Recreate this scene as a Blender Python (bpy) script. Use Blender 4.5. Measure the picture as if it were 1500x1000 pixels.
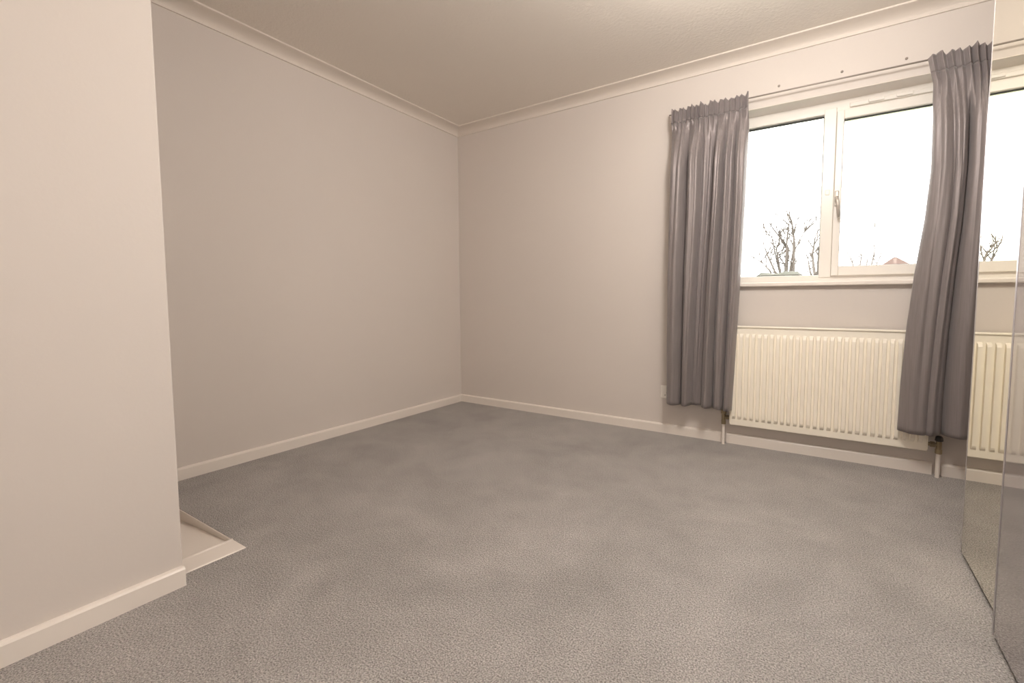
import bpy, bmesh, math, random
from mathutils import Vector, Matrix

scene = bpy.context.scene
for o in list(bpy.data.objects):
    bpy.data.objects.remove(o)
col = scene.collection

# ------------------------------------------------------------------ camera
cam_d = bpy.data.cameras.new('camera')
cam = bpy.data.objects.new('camera', cam_d)
col.objects.link(cam)
PITCH, ROLL, YAW = 0.06719, -0.00232, -0.56657
cyw, syw = math.cos(YAW), math.sin(YAW)
fwd = Vector((syw * math.cos(PITCH), cyw * math.cos(PITCH), -math.sin(PITCH)))
right = Vector((cyw, -syw, 0)); up = right.cross(fwd)
r_ = right * math.cos(ROLL) + up * math.sin(ROLL)
u_ = -right * math.sin(ROLL) + up * math.cos(ROLL)
m = Matrix((r_, u_, -fwd)).transposed().to_4x4()
m.translation = Vector((2.71663, -3.03319, 0.90331))
cam.matrix_world = m
cam_d.sensor_fit = 'HORIZONTAL'; cam_d.sensor_width = 36
cam_d.lens = 664.35 * 36 / 1500
cam_d.shift_x = -33.9 / 1500
cam_d.shift_y = -16.7 / 1500
cam_d.clip_start = 0.02; cam_d.clip_end = 400
scene.camera = cam

# ------------------------------------------------------------------ sky and exposure
world = bpy.data.worlds.new('world'); scene.world = world; world.use_nodes = True
bg = world.node_tree.nodes['Background']
bg.inputs['Color'].default_value = (1.0, 0.985, 0.965, 1)   # flat overcast winter sky
bg.inputs['Strength'].default_value = 8.0
LAMP = 68.0                                                  # radiance of the ceiling lamp's diffuser
# the photographer's flash, turned away from the room and bounced off the wall and ceiling behind the camera
fl_d = bpy.data.lights.new('bounce_flash', 'SPOT'); fl_d.energy = 340; fl_d.color = (1.0, 0.96, 0.93)
fl_d.spot_size = math.radians(95); fl_d.spot_blend = 1.0; fl_d.shadow_soft_size = 0.05
flash = bpy.data.objects.new('bounce_flash', fl_d); col.objects.link(flash)
flash.location = (2.75, -3.25, 1.25)
flash.rotation_euler = (Vector((3.25, -4.3, 1.35)) - flash.location).to_track_quat('-Z', 'Y').to_euler()
vs = scene.view_settings
vs.view_transform = 'Standard'; vs.look = 'None'; vs.gamma = 1; vs.use_curve_mapping = False
vs.exposure = 0.17
try:
    scene.cycles.max_bounces = 14; scene.cycles.diffuse_bounces = 8
    scene.cycles.glossy_bounces = 6; scene.cycles.transparent_max_bounces = 12
    scene.cycles.sample_clamp_indirect = 6.0
except Exception:
    pass

# ------------------------------------------------------------------ materials
def mat(name, colr, rough=0.6, metal=0.0, spec=0.5):
    m = bpy.data.materials.new(name); m.use_nodes = True
    b = m.node_tree.nodes['Principled BSDF']
    b.inputs['Base Color'].default_value = (*colr, 1); b.inputs['Roughness'].default_value = rough
    b.inputs['Metallic'].default_value = metal; b.inputs['Specular IOR Level'].default_value = spec
    return m, m.node_tree, b
def nd(t, kind, **kw):
    n = t.nodes.new(kind)
    for k, v in kw.items():
        if k in n.inputs.keys(): n.inputs[k].default_value = v
        else: setattr(n, k, v)
    return n
def noise_paint(name, colr, rough, var, scale, bump, bscale, spec=0.3):
    """painted surface: faint tonal variation of its own and fine relief"""
    m, t, b = mat(name, colr, rough, 0, spec)
    tc = nd(t, 'ShaderNodeTexCoord')
    n1 = nd(t, 'ShaderNodeTexNoise', Scale=scale, Detail=4.0)
    t.links.new(tc.outputs['Object'], n1.inputs['Vector'])
    mx = nd(t, 'ShaderNodeMix', data_type='RGBA')
    mx.inputs['A'].default_value = (*[c * (1 - var) for c in colr], 1)
    mx.inputs['B'].default_value = (*[min(1, c * (1 + var)) for c in colr], 1)
    t.links.new(n1.outputs['Fac'], mx.inputs['Factor']); t.links.new(mx.outputs['Result'], b.inputs['Base Color'])
    n2 = nd(t, 'ShaderNodeTexNoise', Scale=bscale, Detail=3.0)
    t.links.new(tc.outputs['Object'], n2.inputs['Vector'])
    bp = nd(t, 'ShaderNodeBump', Strength=bump, Distance=0.004)
    t.links.new(n2.outputs['Fac'], bp.inputs['Height']); t.links.new(bp.outputs['Normal'], b.inputs['Normal'])
    return m

M = {}
M['wall'] = noise_paint('wall_paint', (0.66, 0.61, 0.572), 0.7, 0.012, 1.5, 0.06, 90)
M['ceiling'] = noise_paint('ceiling_paint', (0.77, 0.72, 0.66), 0.85, 0.015, 2.0, 0.5, 70)
M['gloss_white'] = noise_paint('white_gloss_paint', (0.80, 0.745, 0.69), 0.35, 0.01, 5, 0.02, 30, 0.5)
M['coving'] = noise_paint('coving_paint', (0.72, 0.66, 0.60), 0.6, 0.01, 5, 0.03, 60)
M['upvc'] = noise_paint('white_plastic', (0.83, 0.80, 0.75), 0.3, 0.008, 4, 0.01, 30, 0.5)
M['radiator'] = noise_paint('cream_enamel', (0.93, 0.88, 0.77), 0.35, 0.008, 4, 0.01, 30, 0.5)
M['rubber'] = mat('black_gasket', (0.02, 0.02, 0.02), 0.6)[0]
M['handle'] = mat('handle_metal', (0.55, 0.50, 0.45), 0.4, 0.3)[0]
M['brass'] = mat('dull_brass', (0.33, 0.27, 0.18), 0.35, 0.85)[0]
M['black'] = mat('black_plastic', (0.03, 0.028, 0.026), 0.5)[0]
M['rail'] = mat('rail_metal', (0.30, 0.265, 0.235), 0.5, 0.2)[0]
M['steel'] = mat('screw_steel', (0.30, 0.26, 0.23), 0.5, 0.5)[0]
M['alu'] = mat('door_frame_metal', (0.50, 0.48, 0.50), 0.3, 0.7)[0]
M['carcass'] = mat('wardrobe_board', (0.52, 0.48, 0.45), 0.5)[0]

# mirror glass
M['mirror'] = mat('mirror_glass', (0.86, 0.84, 0.74), 0.0, 1.0)[0]
# grey high gloss door
mm, t, b = mat('grey_gloss', (0.30, 0.275, 0.275), 0.06, 0.35)
b.inputs['Coat Weight'].default_value = 1.0; b.inputs['Coat Roughness'].default_value = 0.03
M['grey_gloss'] = mm
# window glass: clear pane with a fresnel reflection
mm = bpy.data.materials.new('window_glass'); mm.use_nodes = True; t = mm.node_tree; t.nodes.clear()
out = nd(t, 'ShaderNodeOutputMaterial'); mx = nd(t, 'ShaderNodeMixShader'); tr = nd(t, 'ShaderNodeBsdfTransparent')
gl = nd(t, 'ShaderNodeBsdfGlossy', Roughness=0.0); fr = nd(t, 'ShaderNodeFresnel', IOR=1.45)
tr.inputs['Color'].default_value = (0.97, 0.98, 0.97, 1)
t.links.new(fr.outputs['Fac'], mx.inputs['Fac']); t.links.new(tr.outputs['BSDF'], mx.inputs[1]); t.links.new(gl.outputs['BSDF'], mx.inputs[2])
t.links.new(mx.outputs['Shader'], out.inputs['Surface'])
M['glass'] = mm
# carpet: tufted grey-beige twist pile
mm, t, b = mat('carpet', (0.3, 0.27, 0.25), 0.95, 0, 0.1)
tc = nd(t, 'ShaderNodeTexCoord')
nf = nd(t, 'ShaderNodeTexNoise', Scale=230.0, Detail=3.0, Roughness=0.7)
nm = nd(t, 'ShaderNodeTexNoise', Scale=7.0, Detail=5.0, Roughness=0.6)
nl = nd(t, 'ShaderNodeTexNoise', Scale=2.2, Detail=4.0, Roughness=0.55, Distortion=0.8)
for n in (nf, nm, nl): t.links.new(tc.outputs['Object'], n.inputs['Vector'])
cr = nd(t, 'ShaderNodeValToRGB')
cr.color_ramp.elements[0].position = 0.36; cr.color_ramp.elements[0].color = (0.165, 0.153, 0.147, 1)
cr.color_ramp.elements[1].position = 0.64; cr.color_ramp.elements[1].color = (0.54, 0.515, 0.495, 1)
t.links.new(nf.outputs['Fac'], cr.inputs['Fac'])
mr = nd(t, 'ShaderNodeMapRange'); mr.inputs['From Min'].default_value = 0.35; mr.inputs['From Max'].default_value = 0.65
mr.inputs['To Min'].default_value = 0.90; mr.inputs['To Max'].default_value = 1.08
t.links.new(nl.outputs['Fac'], mr.inputs['Value'])
mr2 = nd(t, 'ShaderNodeMapRange'); mr2.inputs['From Min'].default_value = 0.3; mr2.inputs['From Max'].default_value = 0.7
mr2.inputs['To Min'].default_value = 0.93; mr2.inputs['To Max'].default_value = 1.07
t.links.new(nm.outputs['Fac'], mr2.inputs['Value'])
mu = nd(t, 'ShaderNodeMath', operation='MULTIPLY'); t.links.new(mr.outputs['Result'], mu.inputs[0]); t.links.new(mr2.outputs['Result'], mu.inputs[1])
vm = nd(t, 'ShaderNodeVectorMath', operation='SCALE')
t.links.new(cr.outputs['Color'], vm.inputs[0]); t.links.new(mu.outputs['Value'], vm.inputs['Scale'])
t.links.new(vm.outputs['Vector'], b.inputs['Base Color'])
b.inputs['Sheen Weight'].default_value = 0.15
vo = nd(t, 'ShaderNodeTexVoronoi', Scale=190.0); t.links.new(tc.outputs['Object'], vo.inputs['Vector'])
bp = nd(t, 'ShaderNodeBump', Strength=0.7, Distance=0.006)
t.links.new(vo.outputs['Distance'], bp.inputs['Height']); t.links.new(bp.outputs['Normal'], b.inputs['Normal'])
M['carpet'] = mm
# curtain: grey satin with a fine vertical weave
mm, t, b = mat('grey_satin', (0.2, 0.18, 0.185), 0.52, 0.32, 0.5)
tc = nd(t, 'ShaderNodeTexCoord'); mp = nd(t, 'ShaderNodeMapping'); mp.inputs['Scale'].default_value = (220, 220, 6)
nw = nd(t, 'ShaderNodeTexNoise', Scale=1.0, Detail=3.0)
t.links.new(tc.outputs['Object'], mp.inputs['Vector']); t.links.new(mp.outputs['Vector'], nw.inputs['Vector'])
cr = nd(t, 'ShaderNodeValToRGB')
cr.color_ramp.elements[0].color = (0.19, 0.167, 0.168, 1); cr.color_ramp.elements[1].color = (0.31, 0.275, 0.273, 1)
t.links.new(nw.outputs['Fac'], cr.inputs['Fac']); t.links.new(cr.outputs['Color'], b.inputs['Base Color'])
bp = nd(t, 'ShaderNodeBump', Strength=0.12, Distance=0.002)
t.links.new(nw.outputs['Fac'], bp.inputs['Height']); t.links.new(bp.outputs['Normal'], b.inputs['Normal'])
b.inputs['Sheen Weight'].default_value = 0.2; b.inputs['Anisotropic'].default_value = 0.4
M['satin'] = mm
# lamp diffuser (gives off the room's light)
mm = bpy.data.materials.new('lamp_diffuser'); mm.use_nodes = True; t = mm.node_tree; t.nodes.clear()
out = nd(t, 'ShaderNodeOutputMaterial'); em = nd(t, 'ShaderNodeEmission', Strength=LAMP); em.inputs['Color'].default_value = (1.0, 0.93, 0.865, 1)
t.links.new(em.outputs['Emission'], out.inputs['Surface'])
M['lamp'] = mm
# outdoors
M['bark'] = noise_paint('bark', (0.075, 0.063, 0.056), 0.9, 0.3, 12, 0.3, 30)
M['hedge'] = noise_paint('hedge_leaf', (0.055, 0.054, 0.042), 0.8, 0.35, 6, 0.2, 20)
M['roof'] = noise_paint('roof_tile', (0.075, 0.047, 0.038), 0.85, 0.3, 5, 0.2, 10)
M['brick'] = noise_paint('brickwork', (0.24, 0.13, 0.09), 0.85, 0.2, 8, 0.2, 12)
M['grass'] = noise_paint('lawn', (0.20, 0.22, 0.13), 0.9, 0.3, 1, 0.2, 20)
M['soil'] = M['bark']

# ------------------------------------------------------------------ helpers
def obj(name, bm, m, parent=None, smooth=False):
    me = bpy.data.meshes.new(name)
    bmesh.ops.recalc_face_normals(bm, faces=bm.faces)
    bm.to_mesh(me); bm.free()
    if smooth:
        for p in me.polygons: p.use_smooth = True
    me.materials.append(M[m])
    o = bpy.data.objects.new(name, me); col.objects.link(o)
    if parent: o.parent = parent
    return o
def empty(name, loc=(0, 0, 0), parent=None):
    o = bpy.data.objects.new(name, None); o.empty_display_size = 0.1; o.location = loc; col.objects.link(o)
    if parent: o.parent = parent
    return o
def tag(o, label, cat, group=None, kind=None):
    o['label'] = label; o['category'] = cat
    if group: o['group'] = group
    if kind: o['kind'] = kind
    return o
def box(bm, x0, x1, y0, y1, z0, z1):
    v = [bm.verts.new((x, y, z)) for z in (z0, z1) for y in (y0, y1) for x in (x0, x1)]
    for f in ((0, 2, 3, 1), (4, 5, 7, 6), (0, 1, 5, 4), (2, 6, 7, 3), (0, 4, 6, 2), (1, 3, 7, 5)):
        bm.faces.new([v[i] for i in f])
def boxes(*bs):
    bm = bmesh.new()
    for b in bs: box(bm, *b)
    return bm
def bevel(o, w, seg=2):
    md = o.modifiers.new('bevel', 'BEVEL'); md.width = w; md.segments = seg; md.limit_method = 'ANGLE'; md.angle_limit = math.radians(40)
    return o
def tube(bm, pts, radii, n=10, caps=True):
    pts = [Vector(p) for p in pts]
    rings = []
    for i, p in enumerate(pts):
        d = (pts[min(i + 1, len(pts) - 1)] - pts[max(i - 1, 0)]).normalized()
        a = d.orthogonal().normalized() if i == 0 else (a - d * a.dot(d)).normalized()
        c = d.cross(a)
        r = radii[i] if isinstance(radii, (list, tuple)) else radii
        rings.append([bm.verts.new(p + (a * math.cos(2 * math.pi * k / n) + c * math.sin(2 * math.pi * k / n)) * r) for k in range(n)])
    for A, B in zip(rings, rings[1:]):
        for k in range(n): bm.faces.new((A[k], A[(k + 1) % n], B[(k + 1) % n], B[k]))
    if caps:
        bm.faces.new(rings[0][::-1]); bm.faces.new(rings[-1])
def rel(o, p):
    """re-express a mesh built in world coordinates relative to its parent's base point"""
    o.parent = p
    o.data.transform(Matrix.Translation(-Vector(p.matrix_basis.translation)))
    return o

# ------------------------------------------------------------------ room shell
ZC = 2.352; SK = 0.062; TK = 0.018
XR, YF = 3.80, -4.30            # right wall and the wall behind the camera
PX, PY = 1.019, -2.461          # inner (stair box) wall: its face x and its far end y
WX0, WX1, WZ0, WZ1, WD = 2.02, 3.42, 0.985, 2.028, 0.13
RX0, RX1, RY0, RY1 = 0.02, 0.963, PY, -2.247   # boarded stair recess in the floor

fl = obj('floor', boxes((-0.1, XR + .1, RY1, 0.1, -0.12, 0), (RX1, XR + .1, YF - .1, RY1, -0.12, 0), (-0.1, RX0, YF - .1, RY1, -0.12, 0), (RX0, RX1, YF - .1, RY0, -0.12, 0)), 'carpet')
tag(fl, 'grey-beige twist pile fitted carpet covering the bedroom floor', 'floor', kind='structure')
c = obj('ceiling', boxes((-0.1, XR + .1, YF - .1, 0.3, ZC, ZC + .1)), 'ceiling')
tag(c, 'beige textured plaster ceiling above the coving', 'ceiling', kind='structure')
w = obj('wall_back', boxes((-0.1, WX0, 0, .28, -.12, ZC), (WX1, XR + .1, 0, .28, -.12, ZC), (WX0, WX1, 0, .28, -.12, WZ0), (WX0, WX1, 0, .28, WZ1, ZC)), 'wall')
tag(w, 'pale beige painted wall with the window and radiator', 'wall', kind='structure')
w = obj('wall_left', boxes((-.1, 0, YF - .1, 0, -.12, ZC)), 'wall')
tag(w, 'long plain pale beige wall running from the corner to the stair box', 'wall', kind='structure')
w = obj('wall_inner', boxes((0, PX, YF, PY, 0.0, ZC)), 'wall'); bevel(w, 0.004)
tag(w, 'pale projecting stair box wall with a sharp vertical corner', 'wall', kind='structure')
w = obj('wall_right', boxes((XR, XR + .1, YF - .1, 0, -.12, ZC)), 'wall')
tag(w, 'pale beige wall behind the wardrobe', 'wall', kind='structure')
w = obj('wall_front', boxes((0, XR, YF - .1, YF, -.12, ZC)), 'wall')
tag(w, 'plain pale beige wall facing the window', 'wall', kind='structure')

POLY = [(0, 0), (0, PY), (PX, PY), (PX, YF), (XR, YF), (XR, 0)]     # room outline
def inset(i, d):
    n = len(POLY); P = Vector(POLY[i]); A = (P - Vector(POLY[i - 1])).normalized(); B = (Vector(POLY[(i + 1) % n]) - P).normalized()
    na, nb = Vector((-A.y, A.x)), Vector((-B.y, B.x))
    return P + (na + nb) * d     # right-angled corners only
def sweep(i, prof):
    bm = bmesh.new(); j = (i + 1) % len(POLY)
    rows = []
    for k in (i, j):
        rows.append([bm.verts.new((*inset(k, d), z)) for d, z in prof])
    n = len(prof)
    for k in range(n): bm.faces.new((rows[0][k], rows[0][(k + 1) % n], rows[1][(k + 1) % n], rows[1][k]))
    bm.faces.new(rows[0]); bm.faces.new(rows[1][::-1])
    return bm
cov = [(0, 2.300), (0.009, 2.300), (0.0105, 2.3065)]
for k in range(1, 10):
    a = k / 10 * math.pi / 2
    cov.append((0.0105 + 0.077 * (1 - math.cos(a)), 2.3075 + 0.034 * math.sin(a)))
cov += [(0.0875, 2.3425), (0.0975, 2.344), (0.098, ZC), (0, ZC)]
names = ['left wall', 'far end of the stair box', 'long face of the stair box', 'wall facing the window', 'wardrobe wall', 'window wall']
for i in range(6):
    o = obj('trim_%d' % (i + 1), sweep(i, cov), 'coving')
    tag(o, 'concave plaster coving along the top of the ' + names[i], 'coving', kind='structure')

def skirting_bm(x0, x1, along, base, sgn):
    """skirting run with a bevelled top; along 'x' (on a y wall) or 'y' (on an x wall)"""
    prof = [(0, 0), (TK, 0), (TK, SK - .008), (TK - .004, SK - .003), (TK - .010, SK), (0, SK)]
    bm = bmesh.new(); rows = []
    for s in (x0, x1):
        rows.append([bm.verts.new((s, base + sgn * d, z) if along == 'x' else (base + sgn * d, s, z)) for d, z in prof])
    n = len(prof)
    for k in range(n): bm.faces.new((rows[0][k], rows[0][(k + 1) % n], rows[1][(k + 1) % n], rows[1][k]))
    bm.faces.new(rows[0]); bm.faces.new(rows[1][::-1])
    return bm
P1X, P2X = 2.212, 3.229          # radiator pipes
sk = empty('baseboard_back')
tag(sk, 'white skirting board under the window wall, cut for the radiator pipes', 'skirting', kind='structure')
for a, b_ in ((TK * 0, P1X - .013), (P1X + .013, P2X - .016), (P2X + .02, XR)):
    obj('skirting_board', skirting_bm(a, b_, 'x', 0, -1), 'gloss_white', sk)
tag(obj('baseboard_left', skirting_bm(-TK, RY1, 'y', 0, 1), 'gloss_white'), 'white skirting board along the long plain left wall', 'skirting', kind='structure')
tag(obj('baseboard_inner', skirting_bm(YF, PY, 'y', PX, 1), 'gloss_white'), 'white skirting board along the face of the stair box wall', 'skirting', kind='structure')
tag(obj('baseboard_front', skirting_bm(PX + TK, XR, 'x', YF, 1), 'gloss_white'), 'white skirting board under the wall facing the window', 'skirting', kind='structure')

# boarded white stair recess beside the stair box
rc = empty('trim_7', (RX1, RY1, 0))
tag(rc, 'white boarded corner of the stairhead let into the carpet beside the stair box', 'stair trim', kind='structure')
SX = 0.857
o = rel(obj('edge_board', boxes((SX, RX1, RY0, RY1, -.03, 0.003)), 'gloss_white'), rc); bevel(o, .006, 3)
bm = bmesh.new(); tube(bm, [(SX + .006, RY0, -.002), (SX + .006, RY1 - .004, -.002)], .009, 14)
rel(obj('nosing_bead', bm, 'gloss_white', smooth=True), rc)
bm = bmesh.new()
v = [bm.verts.new(p) for p in ((SX, RY0, -.014), (SX, RY1, -.014), (RX0, RY1, -.072), (RX0, RY0, -.072), (SX, RY0, -.034), (SX, RY1, -.034), (RX0, RY1, -.092), (RX0, RY0, -.092))]
for f in ((0, 1, 2, 3), (4, 7, 6, 5), (0, 4, 5, 1), (1, 5, 6, 2), (2, 6, 7, 3), (3, 7, 4, 0)): bm.faces.new([v[i] for i in f])
rel(obj('sloping_panel', bm, 'gloss_white'), rc)
rel(obj('side_lining', boxes((RX0, SX, RY1 - .004, RY1, -.1, -.002)), 'gloss_white'), rc)

# ------------------------------------------------------------------ window
FY0, FY1 = WD, WD + .07
win = empty('window_1', ((WX0 + WX1) / 2, WD, WZ0))
tag(win, 'white plastic window with a fixed pane beside an opening casement', 'window', kind='structure')
MX0, MX1 = 2.682, 2.742
GZ0, GZ1 = 1.048, 1.957
CY0, CY1 = WD - .022, WD + .05
CX0, CX1, CZ0, CZ1 = MX1 + .001, WX1 - .03, 1.036, 1.962
gx0, gx1, gz0, gz1 = 2.778, WX1 - .075, 1.090, 1.912
bm = boxes((WX0, WX1, FY0, FY1, WZ0, GZ0 - .004), (WX0, WX1, FY0, FY1, GZ1 + .003, WZ1), (WX0, WX0 + .06, FY0, FY1, GZ0 - .004, GZ1 + .003),
           (WX1 - .05, WX1, FY0, FY1, GZ0 - .004, GZ1 + .003))
box(bm, MX1 - .01, gx0 - .014, CY1 + .004, FY1, GZ0 - .004, GZ1 + .003)
bevel(rel(obj('window_frame', bm, 'upvc'), win), .004)
bevel(rel(obj('mullion', boxes((MX0, MX1, FY0 - .008, FY1, GZ0 - .02, GZ1 + .03)), 'upvc'), win), .004)
def pane(x0, x1, z0, z1, y, parent_, bead=.010):
    g = rel(obj('pane', boxes((x0, x1, y, y + .006, z0, z1)), 'glass'), win)
    s = .005
    bm = boxes((x0, x1, y - .006, y + .008, z1 - s, z1 + .001), (x0, x1, y - .006, y + .008, z0 - .001, z0 + .002), (x0 - .001, x0 + .002, y - .006, y + .008, z0, z1), (x1 - .003, x1 + .001, y - .006, y + .008, z0, z1))
    k = rel(obj('gasket', bm, 'rubber'), win)
    if parent_ is win: k.parent = g
    else: g.parent = parent_; k.parent = parent_
pane(WX0 + .06, MX0, GZ0, GZ1, WD + .030, win)
# opening casement, standing a little proud of the frame
bm = boxes((CX0, gx0, CY0, CY1, CZ0, CZ1), (gx1, CX1, CY0, CY1, CZ0, CZ1), (gx0, gx1, CY0, CY1, CZ0, gz0), (gx0, gx1, CY0, CY1, gz1, CZ1))
cas = bevel(rel(obj('casement', bm, 'upvc'), win), .004)
pane(gx0, gx1, gz0, gz1, WD + .004, cas)
# trickle vent on the head above the casement
bm = boxes((2.80, 3.30, WD - .016, WD, 1.972, 1.998))
tv = bevel(rel(obj('trickle_vent', bm, 'upvc'), win), .005)
for x in (2.92, 3.04):
    bevel(rel(obj('vent_slider', boxes((x - .035, x + .035, WD - .026, WD - .016, 1.976, 1.994)), 'upvc'), win), .004).parent = tv
# handle on the casement's stile
bm = boxes((2.747, 2.767, CY0 - .012, CY0, 1.43, 1.515)); bevel(rel(obj('handle_plate', bm, 'handle'), win), .004).parent = cas
bm = bmesh.new(); tube(bm, [(2.757, CY0 - .012, 1.475), (2.757, CY0 - .035, 1.472), (2.762, CY0 - .042, 1.45), (2.768, CY0 - .04, 1.36)], [.011, .011, .010, .007], 10)
rel(obj('handle_lever', bm, 'handle', smooth=True), win).parent = cas
bevel(rel(obj('handle_catch', boxes((2.700, 2.722, WD - .014, WD - .008, 1.50, 1.53)), 'upvc'), win), .003)
# painted lining of the reveal
rel(obj('reveal_lining', boxes((WX0, WX1, .002, WD, WZ1 - .004, WZ1)), 'gloss_white'), win)
# sill board
o = rel(obj('window_sill', boxes((WX0 - .04, WX1 + .04, -.032, -.0, .977, 1.001), (WX0, WX1, -.0, WD, .977, 1.001)), 'gloss_white'), win); bevel(o, .006, 3)

# ------------------------------------------------------------------ curtain rail and fixings
cr_ = empty('curtain_rail', (2.6, -.075, 2.07))
tag(cr_, 'thin curtain rail stretched above the window between the curtains', 'curtain rail')
bm = bmesh.new(); tube(bm, [(1.845, -.066, 2.069), (2.6, -.066, 2.068), (3.45, -.066, 2.062)], .0042, 10); rel(obj('rail', bm, 'rail', smooth=True), cr_)
for x in (1.90, 3.39):
    rel(obj('bracket', boxes((x - .01, x + .01, -.066, 0, 2.064, 2.078)), 'rail'), cr_)
for x, z, where in ((2.455, 2.126, 'fixed pane'), (2.756, 2.127, 'window mullion'), (3.028, 2.120, 'opening casement')):
    bm = bmesh.new(); tube(bm, [(x, 0, z), (x, -.003, z), (x, -.005, z)], [.0065, .0065, .004], 12)
    o = obj('screw', bm, 'steel'); tag(o, 'small screw head in the wall above the curtain rail and the ' + where, 'screw', 'screws above the curtain rail')

# ------------------------------------------------------------------ curtains
def interp(tab, z):
    if z >= tab[0][0]: return tab[0][1]
    for (za, a), (zb, b_) in zip(tab, tab[1:]):
        if z >= zb:
            f = (za - z) / (za - zb); return a + (b_ - a) * f
    return tab[-1][1]
def smooth(a, b_, x):
    t_ = max(0, min(1, (x - a) / (b_ - a))); return t_ * t_ * (3 - 2 * t_)
def curtain(label, ltab, rtab, ztop, zhem, y0, bounds, amps, bases, npen, seed, drift):
    rnd = random.Random(seed)
    root = empty('curtain', ((ltab[-1][1] + rtab[-1][1]) / 2, y0, zhem))
    tag(root, label, 'curtain', 'pair of grey satin curtains')
    NU, HB = 260, .075
    B = [(x - bounds[0]) / (bounds[-1] - bounds[0]) for x in bounds]
    pj = [rnd.uniform(-.25, .25) for _ in range(npen + 2)]
    pa = [rnd.uniform(.6, 1.25) for _ in range(npen + 2)]
    ph = [rnd.uniform(0, 6.28) for _ in range(8)]
    tl = [rnd.uniform(.10, .38) for _ in range(npen + 2)]          # how far each pencil pleat runs down
    def point(u, z):
        d = ztop - z                              # distance below the top
        f = d / (ztop - zhem)
        w_ = u + drift * (1 - f) * math.sin(2 * math.pi * u) * .5 + (.022 * math.sin(9 * u + 3.1 * f + ph[0]) + .02 * math.sin(4.4 * f + ph[1]) * (1 - f)) * math.sin(math.pi * u)
        w_ = min(1, max(0, w_))
        k = max(i for i in range(len(B) - 1) if w_ >= B[i] - 1e-9)
        s = (w_ - B[k]) / (B[k + 1] - B[k])
        big = bases[k] + (bases[k + 1] - bases[k]) * s + amps[k] * (abs(math.sin(math.pi * s)) ** .65)
        big += .006 * math.sin(2 * math.pi * s * 2 + ph[k % 8] + 2 * f) * math.sin(math.pi * s) * (1 - .5 * f)
        big += .016 * (1 - f) * abs(math.sin(2 * math.pi * s + .7 * math.sin(4 * f + ph[k % 8])))
        # pencil pleats
        q = u * npen + .28 * math.sin(5 * u + ph[3]); kq = int(max(0, min(npen, math.floor(q)))); sq = q - math.floor(q)
        run = tl[kq]
        fade = 1 - smooth(.05, run, d)
        pen = .027 * pa[kq] * (abs(math.sin(math.pi * sq)) ** .8) * fade
        grow = smooth(.03, .38, d)
        y = y0 - big * grow - pen - .012 * grow
        x0_, x1_ = interp(ltab, z), interp(rtab, z)
        x = x0_ + (x1_ - x0_) * u + .004 * math.sin(2 * math.pi * q) * fade
        zz = z
        if d < .02: zz += (.007 * math.sin(2 * math.pi * q * .43 + ph[5]) + .011 * (pa[kq] - .9) + .006 * abs(math.sin(math.pi * sq))) * (1 - d / .02)
        zz += .004 * math.sin(7 * u + ph[6]) * smooth(.9, 1, f)
        return (x, y, zz)
    def sheet(name, zs):
        bm = bmesh.new()
        rows = [[bm.verts.new(point(i / NU, z)) for i in range(NU + 1)] for z in zs]
        for a, b_ in zip(rows, rows[1:]):
            for i in range(NU): bm.faces.new((a[i], a[i + 1], b_[i + 1], b_[i]))
        o = obj(name, bm, 'satin', smooth=True); rel(o, root)
        md = o.modifiers.new('thickness', 'SOLIDIFY'); md.thickness = .0025; md.offset = 0
        return o
    sheet('heading', [ztop - HB * k / 10 for k in range(11)])
    z1 = ztop - HB; n = 80
    sheet('drape', [z1 + (zhem - z1) * (k / n) ** 1.15 for k in range(n + 1)])
    return root
curtain('grey satin curtain gathered at the wall side of the window, hanging clear of the wardrobe',
        [(2.09, 1.872), (1.92, 1.868), (1.5, 1.866), (1.07, 1.861), (.63, 1.864), (.22, 1.868)],
        [(2.09, 2.312), (1.88, 2.314), (1.45, 2.306), (1.05, 2.293), (.65, 2.278), (.22, 2.262)],
        2.082, .232, -.075, [1.866, 1.955, 2.022, 2.095, 2.158, 2.215, 2.265], [.068, .072, .012, .074, .046, .058], [0, 0, 0, 0, .012, .012, 0], 16, 4, -.05)
curtain('grey satin curtain flaring out over the radiator end beside the mirrored wardrobe',
        [(2.06, 3.098), (1.93, 3.124), (1.74, 3.127), (1.52, 3.130), (1.29, 3.117), (1.03, 3.090), (.76, 3.070), (.48, 3.058), (.23, 3.054)],
        [(2.06, 3.40), (1.5, 3.41), (.23, 3.42)],
        2.064, .236, -.092, [3.055, 3.165, 3.232, 3.33, 3.42], [.030, .030, .078, .06], [.012, .045, 0, 0, 0], 10, 11, .06)

# ------------------------------------------------------------------ radiator
RDX0, RDX1, RDZ0, RDZ1, RDF, RDB = 2.250, 3.182, .132, .736, -.085, -.030
rad = empty('radiator', ((RDX0 + RDX1) / 2, -.055, RDZ0))
tag(rad, 'cream fluted panel radiator under the window with brass valves', 'radiator')
bm = bmesh.new()
N = 28; pitch = (RDX1 - RDX0 - .02) / N
xs = [RDX0, RDX0 + .004]; hs = [0.004, 0.0]
for k in range(N):
    a = RDX0 + .01 + k * pitch
    for fr_, h in ((.06, 0), (.15, 1), (.64, 1), (.73, 0)):
        xs.append(a + fr_ * pitch); hs.append(h)
xs += [RDX1 - .004, RDX1]; hs += [0, 0.004]
zrows = [(RDZ0, 0, .006), (RDZ0 + .005, 0, 0), (RDZ0 + .040, 0, 0), (RDZ0 + .052, .75, 0), (RDZ0 + .062, 1, 0), (RDZ1 - .062, 1, 0), (RDZ1 - .052, .75, 0), (RDZ1 - .040, 0, 0), (RDZ1 - .005, 0, 0), (RDZ1, 0, .006)]
DEP = .014
rows = []
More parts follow.
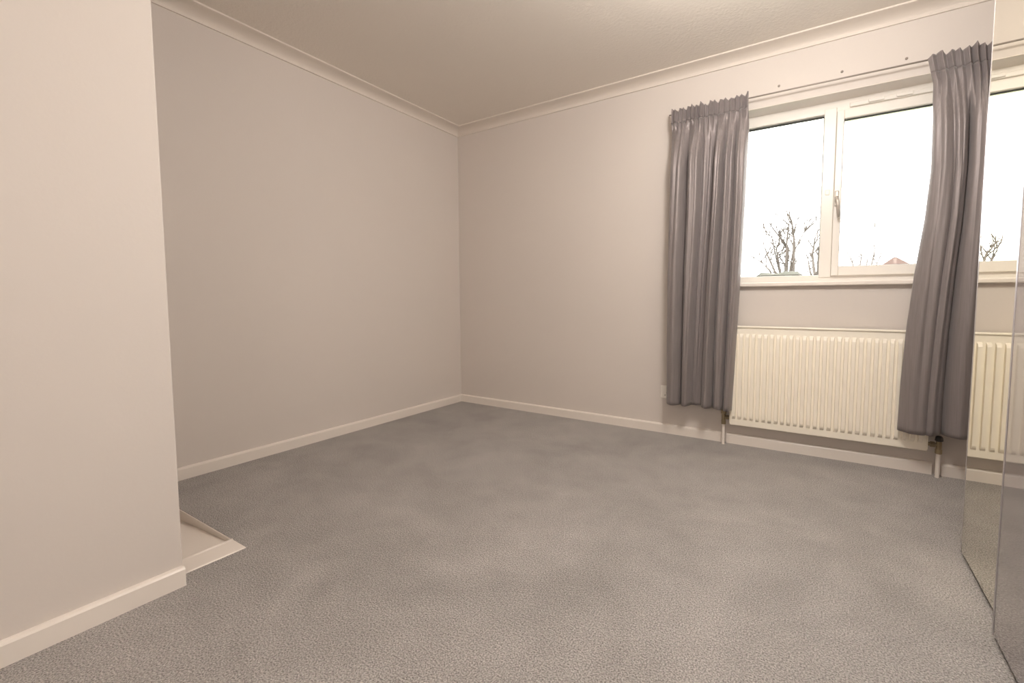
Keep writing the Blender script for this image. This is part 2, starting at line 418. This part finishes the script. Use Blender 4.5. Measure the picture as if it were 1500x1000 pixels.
for z, f, back in zrows:
    rows.append([bm.verts.new((x, RDF + DEP + back + (h if 0 < h < 1 else 0) - (DEP * f * h if h in (0, 1, 0.0) else 0), z)) for x, h in zip(xs, hs)])
for a, b_ in zip(rows, rows[1:]):
    for i in range(len(xs) - 1): bm.faces.new((a[i], a[i + 1], b_[i + 1], b_[i]))
o = obj('front_panel', bm, 'radiator'); rel(o, rad)
rel(obj('water_back', boxes((RDX0 + .004, RDX1 - .004, RDF + .016, RDF + .024, RDZ0 + .003, RDZ1 - .003)), 'radiator'), rad)
bevel(rel(obj('top_rail', boxes((RDX0, RDX1, RDF + .007, RDB, RDZ1 - .004, RDZ1 + .006)), 'radiator'), rad), .003)
for x in (RDX0 - .002, RDX1 - .001):
    bevel(rel(obj('side_panel', boxes((x, x + .003, RDF + .012, RDB, RDZ0 + .01, RDZ1 + .002)), 'radiator'), rad), .001)
rel(obj('fins', boxes(*[(RDX0 + .03 + k * pitch, RDX0 + .033 + k * pitch, RDF + .024, RDB, RDZ0 + .05, RDZ1 - .02) for k in range(N - 1)]), 'radiator'), rad)
for x in (RDX0 + .15, RDX1 - .15):
    rel(obj('wall_bracket', boxes((x, x + .03, RDB, 0, RDZ0 + .06, RDZ1 - .1)), 'radiator'), rad)
def valve(px_, side, zc, cap):
    py_ = -.052
    bm = bmesh.new(); tube(bm, [(px_, py_, 0), (px_, py_, zc - .035)], .0095, 14)
    rel(obj('pipe', bm, 'gloss_white', smooth=False), rad)
    bm = bmesh.new()
    tube(bm, [(px_, py_, zc - .045), (px_, py_, zc - .022)], .0145, 6)
    tube(bm, [(px_, py_, zc - .022), (px_, py_, zc + .018)], .012, 14)
    ex = RDX0 + .004 if side < 0 else RDX1 - .004
    tube(bm, [(px_, py_, zc), (ex, py_, zc)], .0095, 14)
    mid = (px_ + ex) / 2
    tube(bm, [(mid - .009, py_, zc), (mid + .009, py_, zc)], .0155, 6)
    vb = rel(obj('valve_body', bm, 'brass'), rad)
    bm = bmesh.new(); tube(bm, [(px_, py_, zc + .018), (px_, py_, zc + .022), (px_, py_, zc + .04), (px_, py_, zc + .046)], [.011, .017, .015, .009], 14)
    rel(obj('valve_cap', bm, cap), rad).parent = vb
valve(P1X, -1, .172, 'brass')
valve(P2X, 1, .168, 'black')

# ------------------------------------------------------------------ wall socket
so = empty('wall_socket', (1.842, 0, .28))
tag(so, 'white plastic wall socket half hidden behind the curtain edge', 'socket')
bevel(rel(obj('face_plate', boxes((1.800, 1.886, -.009, 0, .237, .323)), 'upvc'), so), .004)
bevel(rel(obj('rocker_switch', boxes((1.835, 1.851, -.013, -.009, .292, .314)), 'upvc'), so), .002)
for x, z, a, b_ in ((1.843, .276, .002, .005), (1.832, .258, .004, .002), (1.854, .258, .004, .002)):
    rel(obj('pin_slot', boxes((x - a, x + a, -.0096, -.0085, z - b_, z + b_)), 'black'), so)

# ------------------------------------------------------------------ mirrored sliding wardrobe
WY0, WY1, XM, XD, WH = -3.55, -.921, 3.154, 3.125, 2.26
wd = empty('wardrobe', (3.46, (WY0 + WY1) / 2, 0))
tag(wd, 'tall fitted wardrobe with sliding mirror and grey gloss doors', 'wardrobe')
XB = XR - .002
rel(obj('side_panel', boxes((XM + .030, XB, WY1 - .02, WY1 - .001, 0, WH)), 'carcass'), wd)
rel(obj('side_panel', boxes((XM + .030, XB, WY0, WY0 + .018, 0, WH)), 'carcass'), wd)
rel(obj('top_panel', boxes((XM - .035, XB, WY0, WY1 - .001, WH, WH + .02)), 'carcass'), wd)
rel(obj('back_panel', boxes((XB - .01, XB, WY0 + .018, WY1 - .02, 0, WH)), 'carcass'), wd)
rel(obj('floor_track', boxes((XM + .007, XM + .02, WY0, WY1 - .02, 0, .014)), 'black'), wd)
rel(obj('head_track', boxes((XD - .006, XM + .03, WY0, WY1, WH - .03, WH)), 'alu'), wd)
def door(name, xf, y0, y1, surface, fr_w, label):
    """sliding door: board, facing sheet and slim edge profiles"""
    z0, z1 = .013, WH - .032
    d = rel(obj(name, boxes((xf + .005, xf + .022, y0, y1, z0, z1)), 'carcass'), wd)
    d['label'] = label
    f = obj('facing', boxes((xf, xf + .005, y0 + fr_w, y1 - fr_w, z0 + .004, z1 - .004)), surface, wd)
    gs = [obj('edge_profile', boxes((xf - .001, xf + .024, a, a + fr_w, z0, z1)), 'alu', wd) for a in (y0, y1 - fr_w)]
    for o in (f, *gs):
        o.data.transform(Matrix.Translation(-Vector(wd.location))); o.parent = d
door('mirror_door', XM, -1.93, WY1, 'mirror', .004, 'full height mirror door')
door('gloss_door', XD, -2.46, -1.407, 'grey_gloss', .009, 'grey high gloss door')
door('mirror_door', XM, WY0 + .02, -2.40, 'mirror', .004, 'full height mirror door')

# ------------------------------------------------------------------ pendant lamp (just above the frame)
LX, LY, LZ, LR = 2.62, -1.47, 2.06, .15
lp = empty('pendant_lamp', (LX, LY, ZC))
tag(lp, 'round white globe pendant lamp hanging from the ceiling', 'lamp')
bm = bmesh.new(); tube(bm, [(LX, LY, ZC), (LX, LY, ZC - .015), (LX, LY, ZC - .03)], [.05, .048, .02], 24); rel(obj('ceiling_rose', bm, 'upvc'), lp)
bm = bmesh.new(); tube(bm, [(LX, LY, ZC - .025), (LX, LY, LZ + LR)], .004, 8); rel(obj('cord', bm, 'upvc'), lp)
bm = bmesh.new()
bmesh.ops.create_uvsphere(bm, u_segments=32, v_segments=16, radius=LR, matrix=Matrix.Translation((LX, LY, LZ)))
rel(obj('lamp_shade', bm, 'lamp', smooth=True), lp)

# ------------------------------------------------------------------ outdoors: garden seen over the sill
GZ = -2.75
g = obj('lawn', boxes((-60, 80, 1.0, 120, GZ - .2, GZ)), 'grass'); tag(g, 'garden lawn below the window', 'lawn', kind='structure')
def hedge(label, x0, x1, y, ztop, dep, seed, step=.25):
    rnd = random.Random(seed); bm = bmesh.new()
    n = int((x1 - x0) / step); levels = [GZ, GZ + 1.2, ztop - 1.2, ztop - .5, ztop - .12, ztop]
    prof = [.85, 1, .95, .8, .5, .12]
    F, K = [], []
    for i in range(n + 1):
        x = x0 + (x1 - x0) * i / n; e = .25 if i in (0, n) else 1
        F.append([bm.verts.new((x + rnd.uniform(-.06, .06), y - dep * p * e + rnd.uniform(-.08, .08), z + rnd.uniform(-.06, .06) * (z > GZ) - (.25 if (e < 1 and z > GZ) else 0))) for z, p in zip(levels, prof)])
        K.append([bm.verts.new((x + rnd.uniform(-.06, .06), y + dep * p * e, z + rnd.uniform(-.06, .06) * (z > GZ) - (.25 if (e < 1 and z > GZ) else 0))) for z, p in zip(levels, prof)])
    L = len(levels)
    for i in range(n):
        for k in range(L - 1):
            bm.faces.new((F[i][k], F[i + 1][k], F[i + 1][k + 1], F[i][k + 1]))
            bm.faces.new((K[i + 1][k], K[i][k], K[i][k + 1], K[i + 1][k + 1]))
        bm.faces.new((F[i][-1], F[i + 1][-1], K[i + 1][-1], K[i][-1]))
    for i in (0, n):
        for k in range(L - 1): bm.faces.new((F[i][k], F[i][k + 1], K[i][k + 1], K[i][k]))
    tag(obj('hedge', bm, 'hedge', smooth=True), label, 'hedge')
hedge('tall clipped hedge below the bare branches outside the fixed pane', 1.18, 2.46, 9.2, 1.53, .5, 3)
hedge('distant low hedge line beside the red roof outside', 2.2, 14, 27, 2.60, .8, 5, .5)

def twigs(bm, p, d, L, r, depth, rnd):
    n = 3; pts = [p]
    q = p.copy(); dd = d.copy()
    for k in range(n):
        dd = (dd + Vector((rnd.uniform(-.22, .22), rnd.uniform(-.15, .15), rnd.uniform(-.08, .16)))).normalized()
        q = q + dd * L / n; pts.append(q.copy())
    tube(bm, pts, [r, r * .85, r * .7, r * .5], 5)
    if depth > 0:
        for k in range(rnd.choice((2, 3, 3))):
            i = rnd.choice((1, 2, 3)); nd_ = (dd + Vector((rnd.uniform(-.9, .9), rnd.uniform(-.5, .5), rnd.uniform(-.1, .5)))).normalized()
            twigs(bm, pts[i], nd_, L * rnd.uniform(.5, .75), r * .7, depth - 1, rnd)
def tree(label, base, zfork, stems, seed, r0, tw):
    """bare winter tree: trunk to the fork, hand-laid stems, fine twigs"""
    rnd = random.Random(seed)
    root = empty('bare_tree', base); tag(root, label, 'tree', 'bare winter trees outside')
    b0 = Vector(base); fork = Vector((b0.x, b0.y, zfork))
    bm = bmesh.new(); tube(bm, [b0, b0.lerp(fork, .5) + Vector((.04, 0, 0)), fork], [r0 * 1.5, r0 * 1.2, r0], 9)
    rel(obj('trunk', bm, 'bark'), root)
    bt = bmesh.new()
    for pts, r in stems:
        P = [Vector(p) for p in pts]
        if (P[0] - fork).length > .02 and r > 0: P = [fork - Vector((0, 0, .03))] + P
        bm = bmesh.new(); R_ = [r * (1 - .6 * i / (len(P) - 1)) for i in range(len(P))]
        tube(bm, P, [x * 1.5 for x in R_], 6); rel(obj('branch', bm, 'bark'), root)
        for k in range(tw):
            i = rnd.randrange(1, len(P)); a = P[i - 1].lerp(P[i], rnd.random())
            if a.z < zfork + .5: continue
            twigs(bt, a, Vector((rnd.uniform(-.8, .8), rnd.uniform(-.4, .4), rnd.uniform(.3, 1))).normalized(), rnd.uniform(.2, .45), max(.016, r * .65), 1, rnd)
    rel(obj('twigs', bt, 'bark', smooth=True), root)['kind'] = 'stuff'
tree('bare branching tree rising over the hedge outside the fixed pane', (1.80, 11.3, GZ), 0.95, [
    ([(1.98, 11.3, 1.73), (1.96, 11.3, 2.57), (1.89, 11.4, 3.02), (1.78, 11.4, 3.26)], 0.029),
    ([(1.8, 11.2, 1.76), (1.8, 11.3, 2.57), (1.84, 11.3, 3.04)], 0.026),
    ([(1.84, 11.3, 2.3), (1.55, 11.4, 2.71), (1.39, 11.3, 2.95)], 0.021),
    ([(1.95, 11.3, 2.19), (1.82, 11.4, 2.23), (1.67, 11.3, 2.51), (1.6, 11.3, 2.75)], 0.015),
    ([(1.65, 11.3, 1.73), (1.55, 11.3, 2.27), (1.6, 11.4, 2.51), (1.62, 11.4, 2.92)], 0.019),
    ([(1.77, 11.3, 1.83), (1.66, 11.3, 2.03), (1.58, 11.4, 2.21)], 0.017),
    ([(1.51, 11.2, 1.73), (1.32, 11.3, 2.15), (1.27, 11.3, 2.33)], 0.024),
    ([(1.39, 11.3, 1.71), (1.22, 11.3, 1.9), (1.12, 11.3, 2.0)], 0.019),
    ([(1.41, 11.4, 2.66), (1.22, 11.3, 2.73), (1.2, 11.3, 2.92)], 0.015),
    ([(2.01, 11.3, 2.27), (2.22, 11.3, 2.75), (2.26, 11.3, 3.04)], 0.014)], 7, 0.07, 7)
tree('slim dark bare sapling close beside the window mullion outside', (2.58, 14.5, GZ), 0.90, [
    ([(2.4, 14.5, 1.86), (2.34, 14.5, 2.38), (2.39, 14.5, 2.79)], 0.038),
    ([(2.28, 14.5, 1.86), (2.21, 14.5, 2.3)], 0.026),
    ([(2.49, 14.5, 1.92), (2.52, 14.5, 2.65)], 0.026)], 9, 0.07, 7)
tree('small distant bare tree left of the red roof outside', (4.24, 23.0, GZ), 1.40, [
    ([(3.81, 23.0, 2.45), (3.68, 23.0, 2.84), (3.55, 23.0, 3.06)], 0.028),
    ([(4.07, 23.0, 2.45), (4.11, 23.0, 2.89), (3.94, 23.0, 3.17)], 0.030),
    ([(4.5, 23.0, 2.41), (4.58, 23.0, 3.06), (4.54, 23.0, 4.36)], 0.026),
    ([(4.67, 23.0, 2.41), (4.8, 23.0, 2.84)], 0.028),
    ([(4.3, 23.0, 2.41), (4.35, 23.0, 2.74)], 0.026)], 12, 0.12, 6)
tree('thin bare tree standing apart, beyond the hedge end', (0.43, 11.3, GZ), 1.00, [
    ([(0.55, 11.3, 1.67), (0.52, 11.3, 1.85), (0.48, 11.3, 2.0)], 0.029),
    ([(0.43, 11.3, 1.73), (0.39, 11.3, 1.91)], 0.021)], 14, 0.06, 6)
# house with a hipped red roof
hx, hy = 7.25, 42
hs_ = empty('house', (hx, hy, GZ)); tag(hs_, 'distant house with a hipped red tiled roof beyond the garden', 'house')
HWX, HE, HA = 4.0, 1.0, 4.13
rel(obj('house_walls', boxes((hx - HWX + .3, hx + HWX - .3, hy - 3.5, hy + 3.5, GZ, HE)), 'brick'), hs_)
bm = bmesh.new()
v = [bm.verts.new(p) for p in ((hx - HWX, hy - 3.9, HE), (hx + HWX, hy - 3.9, HE), (hx + HWX, hy + 3.9, HE), (hx - HWX, hy + 3.9, HE), (hx - .1, hy, HA), (hx + .1, hy, HA))]
for f in ((0, 1, 5, 4), (1, 2, 5), (2, 3, 4, 5), (3, 0, 4), (3, 2, 1, 0)): bm.faces.new([v[i] for i in f])
rel(obj('roof', bm, 'roof'), hs_)
